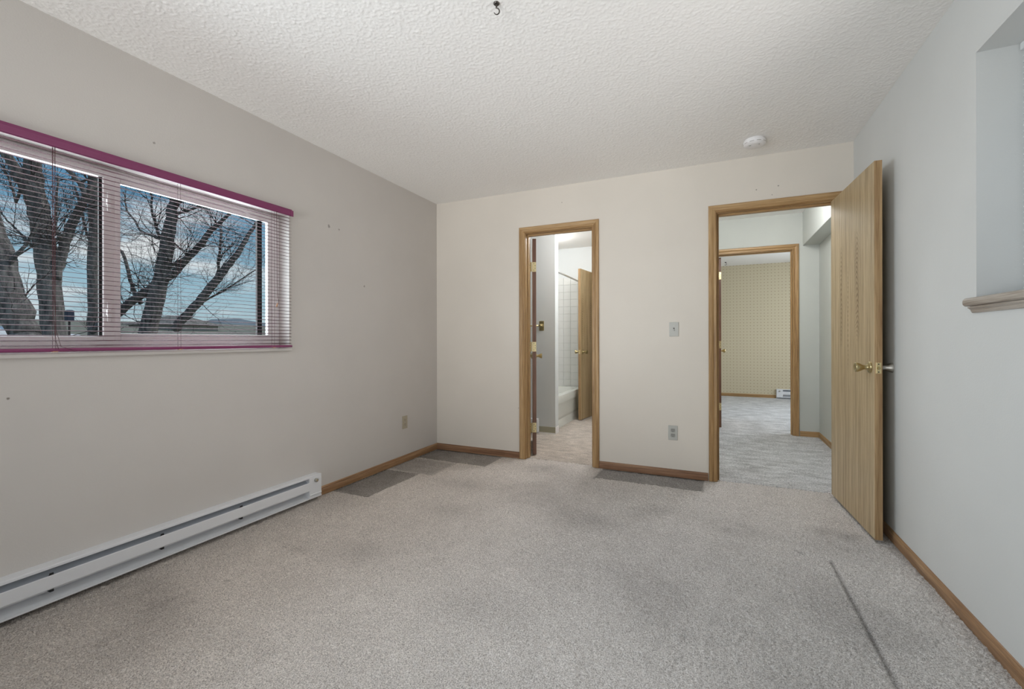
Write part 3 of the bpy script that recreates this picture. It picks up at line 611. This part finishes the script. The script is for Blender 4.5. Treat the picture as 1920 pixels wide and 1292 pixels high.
# bathtub
TX, TY0, TY1, TZ = -1.700, SY+.113, BY-.011, .395
tub = empty('bathtub', (-2.07, 5.65, 0)); tag(tub, 'white built-in bathtub below the tiled wall', 'bathtub')
def rrect(x0, x1, y0_, y1_, z, r, k=6):
    pts_ = []
    for cx_, cy_, a0 in ((x1-r, y1_-r, 0), (x0+r, y1_-r, 90), (x0+r, y0_+r, 180), (x1-r, y0_+r, 270)):
        for q in range(k+1): a = math.radians(a0 + 90*q/k); pts_.append((cx_ + r*math.cos(a), cy_ + r*math.sin(a), z))
    return pts_
MB().loft([rrect(BL+.002, TX, TY0, TY1, .30, .01), rrect(BL+.002, TX, TY0, TY1, TZ-.012, .012), rrect(BL+.006, TX-.006, TY0+.004, TY1-.004, TZ, .015), rrect(BL+.07, TX-.075, TY0+.09, TY1-.09, TZ, .10), rrect(BL+.08, TX-.085, TY0+.10, TY1-.10, TZ-.02, .10), rrect(BL+.13, TX-.13, TY0+.18, TY1-.25, .10, .12), rrect(BL+.2, TX-.2, TY0+.28, TY1-.35, .07, .08)]).build('basin', 'tub', tub, auto=40)
MB().loft([[(TX-.012, y, 0), (TX-.018, y, .10), (TX-.012, y, .13), (TX-.006, y, .30), (TX-.002, y, TZ-.02), (TX-.04, y, TZ-.02), (TX-.04, y, 0)] for y in (TY0, TY1)]).build('apron', 'tub', tub)
# shower rod
rod = empty('shower_rod', (-1.735, BY, 1.915)); tag(rod, 'chrome shower curtain rod above the bathtub', 'shower rod')
MB().tube([(-1.735, SY+.112, 1.925), (-1.735, BY-.010, 1.915)], .0125, 14).build('bar', 'chrome', rod, smooth=True)
MB().lathe((-1.735, BY-.010, 1.915), (0, -1, 0), [(0, .03), (.006, .03), (.012, .02), (.03, .018), (.03, 0)], 20).build('flange', 'chrome', rod, auto=40)
MB().lathe((-1.735, SY+.112, 1.925), (0, 1, 0), [(0, .03), (.006, .03), (.012, .02), (.03, .018), (.03, 0)], 20).build('flange', 'chrome', rod, auto=40)
# brass towel bar on the partition
tw = empty('towel_bar', (-1.80, SY, 1.246)); tag(tw, 'brass towel bar with rectangular backplate on the bathroom partition', 'towel bar')
box(-1.835, -1.774, SY-.006, SY, 1.190, 1.302).build('backplate', 'brass', tw, bevel=.003)
MB().lathe((-1.805, SY-.005, 1.246), (0, -1, 0), [(0, .026), (.006, .024), (.012, .014), (.045, .012), (.055, .016), (.062, .012), (.062, 0)], 20).build('post', 'brass', tw, auto=40)
MB().tube([(-1.795, SY-.052, 1.246), (-2.30, SY-.052, 1.246)], .008, 12).build('bar', 'brass', tw, smooth=True)
box(-2.335, -2.274, SY-.006, SY, 1.190, 1.302).build('backplate', 'brass', tw, bevel=.003)
MB().lathe((-2.30, SY-.005, 1.246), (0, -1, 0), [(0, .026), (.006, .024), (.012, .014), (.045, .012), (.055, .016), (.062, .012), (.062, 0)], 20).build('post', 'brass', tw, auto=40)
make_heater('baseboard_heater', (-2.40, SY-.0105, 0), (1, 0, 0), (0, -1, 0), .565, 'short white electric baseboard heater at the bathroom partition')
# second bathroom door, ajar
d4 = empty('door_4', (-1.225, BY, 0)); tag(d4, 'oak veneer door standing ajar beside the bathtub', 'door', kind='structure')
casing_set(d4, -1.53, -.92, 2.045, BY, -1); jamb_set(d4, -1.53, -.92, 2.045, BY, BY+.1, BY+.045)
q0, q1 = Vector((-1.528, BY-.012, 0)), Vector((-1.600, 5.775, 0)); a4 = math.atan2(q1.y-q0.y, q1.x-q0.x); xf4 = leaf_xf(q0.x, q0.y, a4); w4 = (q1-q0).length
l4 = lbox(0, w4-.003, -.035, 0, .012, 2.035).build('door_leaf', 'leaf', d4, bevel=.0015, xf=xf4)
lbox(w4-.003, w4, -.0345, -.0005, .0125, 2.0345).build('leaf_edge_band', 'leaf_edge', l4, xf=xf4)
cl_w = MB().box(-1.65, -.40, BY+.75, BY+.85, -.03, 2.5).box(-1.75, -1.65, BY+.1, BY+.85, -.03, 2.5).box(-.45, -.35, BY+.1, BY+.85, -.03, 2.5).box(-1.75, -.35, BY+.1, BY+.85, 2.44, 2.54).build('wall_closet', 'paint_white')
tag(cl_w, 'white closet walls behind the bathroom door standing ajar', 'wall', kind='structure')
tag(box(-1.75, -.35, BY+.05, BY+.85, -.06, .001).build('floor_closet', 'carpet_bath'), 'beige carpet of the closet behind the bathroom', 'carpet', kind='structure')
U4 = (q1-q0).normalized(); V4 = Vector((-U4.y, U4.x, 0))
knob(l4, xf4(Vector((w4-.062, 0, .92))), V4); knob(l4, xf4(Vector((w4-.062, -.035, .92))), -V4)
lbox(w4-.0002, w4+.0016, -.0295, -.0055, .892, .948).build('latch_plate', 'brass_plate', l4, bevel=.0008, xf=xf4)

# ------------------------------------------------------------------ hall and far room beyond door_2
HY, HL, HR, HZ = 5.846, -.35, 1.075, 2.50
D3 = (.062, .824, 2.092)
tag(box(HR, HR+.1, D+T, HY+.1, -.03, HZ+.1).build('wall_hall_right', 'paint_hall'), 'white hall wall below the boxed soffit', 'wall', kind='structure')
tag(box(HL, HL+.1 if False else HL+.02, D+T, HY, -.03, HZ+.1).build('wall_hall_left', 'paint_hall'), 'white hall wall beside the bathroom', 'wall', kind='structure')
hw = MB().box(-1.25, D3[0]-.018, HY, HY+T, -.03, HZ+.1).box(D3[1]+.018, 2.7, HY, HY+T, -.03, HZ+.1).box(D3[0]-.018, D3[1]+.018, HY, HY+T, D3[2]+.018, HZ+.1).build('wall_hall_back', 'paint_hall')
tag(hw, 'white hall wall holding the doorway to the wallpapered room', 'wall', kind='structure')
tag(MB().box(HL, HR+.1, D+T-.02, HY, HZ, HZ+.1).build('ceiling_hall', 'ceiling'), 'white hall ceiling', 'ceiling', kind='structure')
tag(box(.923, HR, D+T, HY, 2.128, HZ).build('trim_1', 'paint_hall', bevel=.003), 'white boxed soffit along the hall ceiling', 'soffit', kind='structure')
hf = box(HL-.02, HR+.1, D+.045, HY+.04, -.06, .002).build('floor_hall', 'carpet_hall'); tag(hf, 'pale grey hall carpet', 'carpet', kind='structure')
baseboard('baseboard_hall', (.892, HY, .0), (HR, HY, .0), (0, -1, 0), 'oak_x', 'short oak baseboard beside the far doorway')
baseboard('baseboard_hall_right', (HR, HY, .0), (HR, D+T, .0), (-1, 0, 0), 'oak_y', 'oak baseboard on the hall side wall')
d3 = empty('door_3', (.44, HY, 0)); tag(d3, 'oak doorway at the end of the hall to the wallpapered room', 'door', kind='structure')
casing_set(d3, D3[0], D3[1], D3[2], HY, -1); jamb_set(d3, D3[0], D3[1], D3[2], HY, HY+T, HY+.042)
a3 = math.radians(90.5); xf3 = leaf_xf(D3[0]+.004, HY+T+.01, a3)
l3 = lbox(.003, .76, -.0345, 0, .012, 2.08).build('door_leaf', 'leaf', d3, bevel=.0015, xf=xf3)
lbox(.0, .0032, -.0345, 0, .0125, 2.0795).build('leaf_edge_band', 'leaf_dark', l3, xf=xf3)
knob(l3, xf3(Vector((.69, -.0345, .93))), (1, 0, 0)); knob(l3, xf3(Vector((.69, 0, .93))), (-1, 0, 0))
for z in (1.86, 1.02, .265): hinge(l3, xf3(Vector((-.001, -.002, z))), (1, 0, 0), (0, -1, 0))
F3Y, F3Z = 9.433, 2.487
fw = box(-1.25, 2.7, F3Y, F3Y+.1, -.03, F3Z+.1).build('wall_far_room_back', 'wallpaper'); tag(fw, 'wall papered in cream with small brown dots', 'wall', kind='structure')
tag(box(-1.35, -1.25, HY+T, F3Y+.1, -.03, F3Z+.1).build('wall_far_room_left', 'wallpaper'), 'dotted wallpaper side wall behind the far open door', 'wall', kind='structure')
tag(box(2.6, 2.7, HY+T, F3Y+.1, -.03, F3Z+.1).build('wall_far_room_right', 'paint_white'), 'plain white side wall of the far room', 'wall', kind='structure')
tag(box(-1.35, 2.7, HY+T-.02, F3Y+.1, F3Z, F3Z+.1).build('ceiling_far_room', 'ceiling'), 'white ceiling of the wallpapered room', 'ceiling', kind='structure')
tag(box(-1.35, 2.7, HY+.04, F3Y, -.06, .001).build('floor_far_room', 'carpet_hall'), 'pale grey carpet of the wallpapered room', 'carpet', kind='structure')
baseboard('baseboard_far_room', (-1.25, F3Y, 0), (1.065, F3Y, 0), (0, -1, 0), 'oak_x', 'thin oak baseboard under the dotted wallpaper')
make_heater('baseboard_heater', (2.47, F3Y, 0), (-1, 0, 0), (0, -1, 0), 1.40, 'white baseboard heater against the dotted wallpaper')
hk2 = empty('ceiling_hook', (.225, 8.95, F3Z)); tag(hk2, 'small dark hook on the ceiling of the wallpapered room', 'hook')
MB().lathe((.225, 8.95, F3Z+.003), (0, 0, -1), [(0, .016), (.008, .016), (.014, .008), (.02, 0)], 14).build('base', 'hook', hk2, auto=40)
MB().tube([(.225 + (.016*math.cos(a) if i else 0), 8.95, F3Z-.035+.018*math.sin(a)) for i, a in enumerate(np.linspace(PI/2, -PI*.8, 10))], .0035, 6).build('hook_wire', 'hook', hk2, smooth=True)

# ------------------------------------------------------------------ outdoors
def terrain():
    nx_, ny_ = 70, 60
    xs_ = np.linspace(-75, XW-.15, nx_); ys_ = np.linspace(-30, 70, ny_); X_, Y_ = np.meshgrid(xs_, ys_)
    d = -X_ - 2.6; Zt = .25 + .78*(1-np.exp(-d/16)) + .10*np.sin(X_*.35+Y_*.2) + .045*np.clip(d-12, 0, 70)
    return grid_mesh('ground', 'ground', -75, XW-.15, -30, 70, nx_, ny_, Zt)
tag(terrain(), 'dry grey-green grass sloping up outside the window', 'ground', kind='structure')
# distant ridge
rv, rf = [], []
nr = 60
for i in range(nr):
    a = math.radians(95 + 150*i/(nr-1)); rr_ = 210; hh = 6 + 3*math.sin(i*.7) + 2*math.sin(i*1.9+1) + 1.2*math.sin(i*3.7)
    for r_, z_ in ((rr_-30, 0), (rr_, hh), (rr_+40, 0)): rv.append((r_*math.cos(a), r_*math.sin(a), z_))
for i in range(nr-1):
    for k_ in range(2): rf.append((i*3+k_, i*3+k_+1, (i+1)*3+k_+1, (i+1)*3+k_))
tag(MB().add(rv, rf).build('hills', 'hill', smooth=True), 'low blue-grey hills on the horizon', 'hills', kind='structure')
# snow heaps
def heap(u, v, dist, w, h, label):
    p = at(u, v, dist); rings = []
    for k_ in range(6):
        q = k_/5; r_ = w*math.cos(q*PI/2*.96); rings.append([(p.x + r_*.6*math.cos(2*PI*i/16), p.y + r_*math.sin(2*PI*i/16)*(1+.08*math.sin(3*i)), p.z - h + h*math.sin(q*PI/2)) for i in range(16)])
    tag(MB().loft(rings).build('snow_heap', 'snow', smooth=True, origin=(p.x, p.y, p.z-h)), label, 'snow')
heap(4, 612, 16, 1.0, .95, 'white heap behind the thick leaning trunk')
heap(76, 623, 18, .9, .8, 'small white heap between the two left trunks')
heap(130, 626, 20, .9, .7, 'low white heap below the dark box')
# grey roofed house
hp = at(330, 640, 34); house = empty('house', (hp.x, hp.y, 1.0)); tag(house, 'low house with grey hip roof far beyond the trees', 'house')
aw = RT.copy(); aw.z = 0; aw.normalize(); dp = Vector((-aw.y, aw.x, 0))
def hb(a, d_, z): return hp + aw*a + dp*d_ + Vector((0, 0, z - hp.z))
MB().loft([[hb(a, d_, z) for a, d_ in ((-1.9, -2), (1.9, -2), (1.9, 2), (-1.9, 2))] for z in (1.0, 2.25)]).build('house_wall', 'siding', house)
MB().loft([[hb(a, d_, 2.22) for a, d_ in ((-2.3, -2.4), (2.3, -2.4), (2.3, 2.4), (-2.3, 2.4))], [hb(a, d_, 2.95) for a, d_ in ((-.7, -.05), (.7, -.05), (.7, .05), (-.7, .05))]]).build('roof', 'shingle', house)
# dark box on a post
bp = at(130, 592, 8.5); bxr = empty('post_box', (bp.x, bp.y, .4)); tag(bxr, 'small dark box on a thin post between the trunks', 'post box')
box(bp.x-.06, bp.x+.06, bp.y-.055, bp.y+.055, bp.z-.10, bp.z+.09).build('box', 'post', bxr, bevel=.01)
MB().loft([[(bp.x-.065, bp.y-.06, bp.z+.09), (bp.x+.065, bp.y-.06, bp.z+.09), (bp.x+.065, bp.y+.06, bp.z+.09), (bp.x-.065, bp.y+.06, bp.z+.09)], [(bp.x-.03, bp.y-.03, bp.z+.11), (bp.x+.03, bp.y-.03, bp.z+.11), (bp.x+.03, bp.y+.03, bp.z+.11), (bp.x-.03, bp.y+.03, bp.z+.11)]]).build('lid', 'post', bxr)
MB().tube([(bp.x, bp.y, .3), (bp.x, bp.y, bp.z-.09)], .018, 8).build('pole', 'twig', bxr)

# bare trees: main limbs are traced as directions, each tree keeps its own distance
def grow(mb, p, d, length, r, level, rn, maxlev):
    n = 5; pts_, rad = [p.copy()], [r]
    for i in range(n):
        d = (d + Vector((rn.gauss(0, .16), rn.gauss(0, .16), rn.gauss(.05, .13)))).normalized(); p = p + d*(length/n); pts_.append(p.copy()); rad.append(r*(1-.75*(i+1)/n))
    mb.tube(pts_, rad, 4 if level < 2 else 3, cap=False)
    if level < maxlev:
        for k_ in range(6 if level == 0 else 5):
            i = rn.randint(1, n); q = Vector((rn.gauss(0, 1), rn.gauss(0, 1), rn.gauss(.25, .8))).normalized()
            grow(mb, pts_[i], (d*.75 + q*.75).normalized(), length*rn.uniform(.4, .7), max(rad[i]*.55, .0032), level+1, rn, maxlev)
def tree(dist, trunk, limbs, label, seed, spawn=9, tw_len=1.5, maxlev=2):
    rn = random.Random(seed); sc_ = dist/F_PX
    base = at(trunk[0][0], trunk[0][1], dist); base = Vector((base.x, base.y, .4))
    root = empty('bare_tree', tuple(base)); tag(root, label, 'tree', 'bare trees outside the window')
    P = [at(u, v, dist) for u, v, w in trunk]; rd = [w*sc_/2 for u, v, w in trunk]
    P = [Vector((P[0].x, P[0].y, .3))] + P; rd = [rd[0]*1.15] + rd
    def fine(P, rd):
        out, ro = [], []
        for i in range(len(P)-1):
            for k_ in range(4): q = k_/4; out.append(P[i].lerp(P[i+1], q) + Vector((rn.gauss(0, .012), rn.gauss(0, .012), 0))); ro.append((rd[i]*(1-q)+rd[i+1]*q)*rn.uniform(.96, 1.05))
        return out + [P[-1]], ro + [rd[-1]]
    tp, tr = fine(P, rd); MB().tube(tp, tr, 14).build('trunk', 'bark', root, smooth=True)
    tw_ = MB(); allp = [(P[1:], rd[1:])]
    for lm in limbs:
        off = rn.uniform(-.5, .5); n = len(lm)
        Q = [at(u, v, dist + off*i/max(1, n-1)) for i, (u, v, w) in enumerate(lm)]; qr = [w*sc_/2 for u, v, w in lm]
        q_, r_ = fine(Q, qr); MB().tube(q_, r_, 9).build('limb', 'bark', root, smooth=True); allp.append((Q, qr))
    for Q, qr in allp:
        for k_ in range(spawn):
            i = rn.randint(0, len(Q)-2); s = rn.random(); p = Q[i].lerp(Q[i+1], s); d = (Q[i+1]-Q[i]).normalized()
            q = Vector((rn.gauss(0, 1), rn.gauss(0, 1), rn.gauss(.3, .7))).normalized()
            grow(tw_, p, (d*.5+q).normalized(), tw_len*rn.uniform(.5, 1.2), min(qr[i]*.35, .016), 0, rn, maxlev)
    o = tw_.build('twigs', 'twig', root); o['kind'] = 'stuff'
    return root
tree(7.0, [(52, 640, 44), (46, 627, 44), (33, 600, 45), (15, 545, 46), (-8, 470, 44), (-40, 360, 38), (-70, 250, 30)], [[(5, 505, 10), (40, 470, 6), (70, 420, 4)]], 'thick bare trunk leaning away beside the white heap', 1, 6, 1.1)
tree(9.8, [(103, 645, 37), (101, 627, 36), (94, 545, 33), (88, 500, 31), (79, 430, 30), (67, 374, 31), (61, 320, 25), (56, 250, 22), (50, 160, 18)],
     [[(70, 385, 26), (50, 350, 22), (28, 316, 15), (5, 280, 13), (-30, 230, 8)], [(101, 525, 20), (112, 485, 18), (119, 462, 16), (127, 440, 15), (140, 408, 14), (153, 385, 13), (166, 362, 11), (175, 345, 9), (185, 310, 7)], [(162, 368, 9), (150, 345, 8), (131, 322, 7), (110, 300, 4)], [(86, 455, 7), (105, 452, 6), (120, 440, 5)], [(113, 450, 5), (107, 430, 4), (105, 395, 4), (110, 330, 3)], [(70, 470, 5), (45, 445, 4), (20, 420, 3), (0, 395, 2)], [(45, 345, 6), (30, 380, 4), (15, 330, 3), (5, 320, 2)]],
     'big forked bare tree with a dark wide trunk', 2, 8, 1.3)
tree(17, [(177, 645, 20), (177, 560, 19), (177, 450, 18), (177, 350, 17), (176, 250, 16), (175, 150, 13)], [[(177, 470, 5), (160, 430, 4), (140, 350, 3)]], 'straight single bare trunk beside the sliding sash', 3, 8, 1.6)
tree(14.5, [(277, 640, 29), (279, 618, 28), (293, 560, 27), (305, 509, 25), (313, 458, 23), (322, 407, 18), (327, 373, 15), (331, 340, 13), (338, 280, 9)],
     [[(268, 550, 15), (322, 516, 14), (353, 483, 12), (378, 458, 11), (396, 432, 9), (414, 417, 7), (432, 399, 5), (460, 360, 3)], [(170, 622, 13), (200, 603, 14), (228, 583, 15), (250, 562, 15), (280, 545, 15)], [(327, 619, 16), (345, 596, 15), (373, 567, 15), (399, 534, 15), (419, 509, 13), (445, 478, 10), (465, 442, 7), (486, 412, 5), (510, 370, 3)],
      [(302, 450, 5), (263, 432, 4), (240, 396, 3), (231, 360, 2)], [(299, 447, 5), (286, 404, 4), (283, 358, 3), (280, 320, 2)], [(228, 470, 5), (243, 519, 6), (252, 548, 7), (265, 570, 8)], [(322, 405, 7), (342, 398, 5), (383, 385, 4), (400, 360, 2)], [(328, 385, 8), (345, 370, 6), (352, 350, 4)], [(408, 515, 5), (412, 470, 4), (415, 430, 3)], [(318, 500, 7), (345, 485, 5), (365, 478, 3)], [(373, 570, 4), (420, 545, 3), (486, 502, 2)]],
     'branching bare tree with long slanting boughs', 4, 14, 1.5)
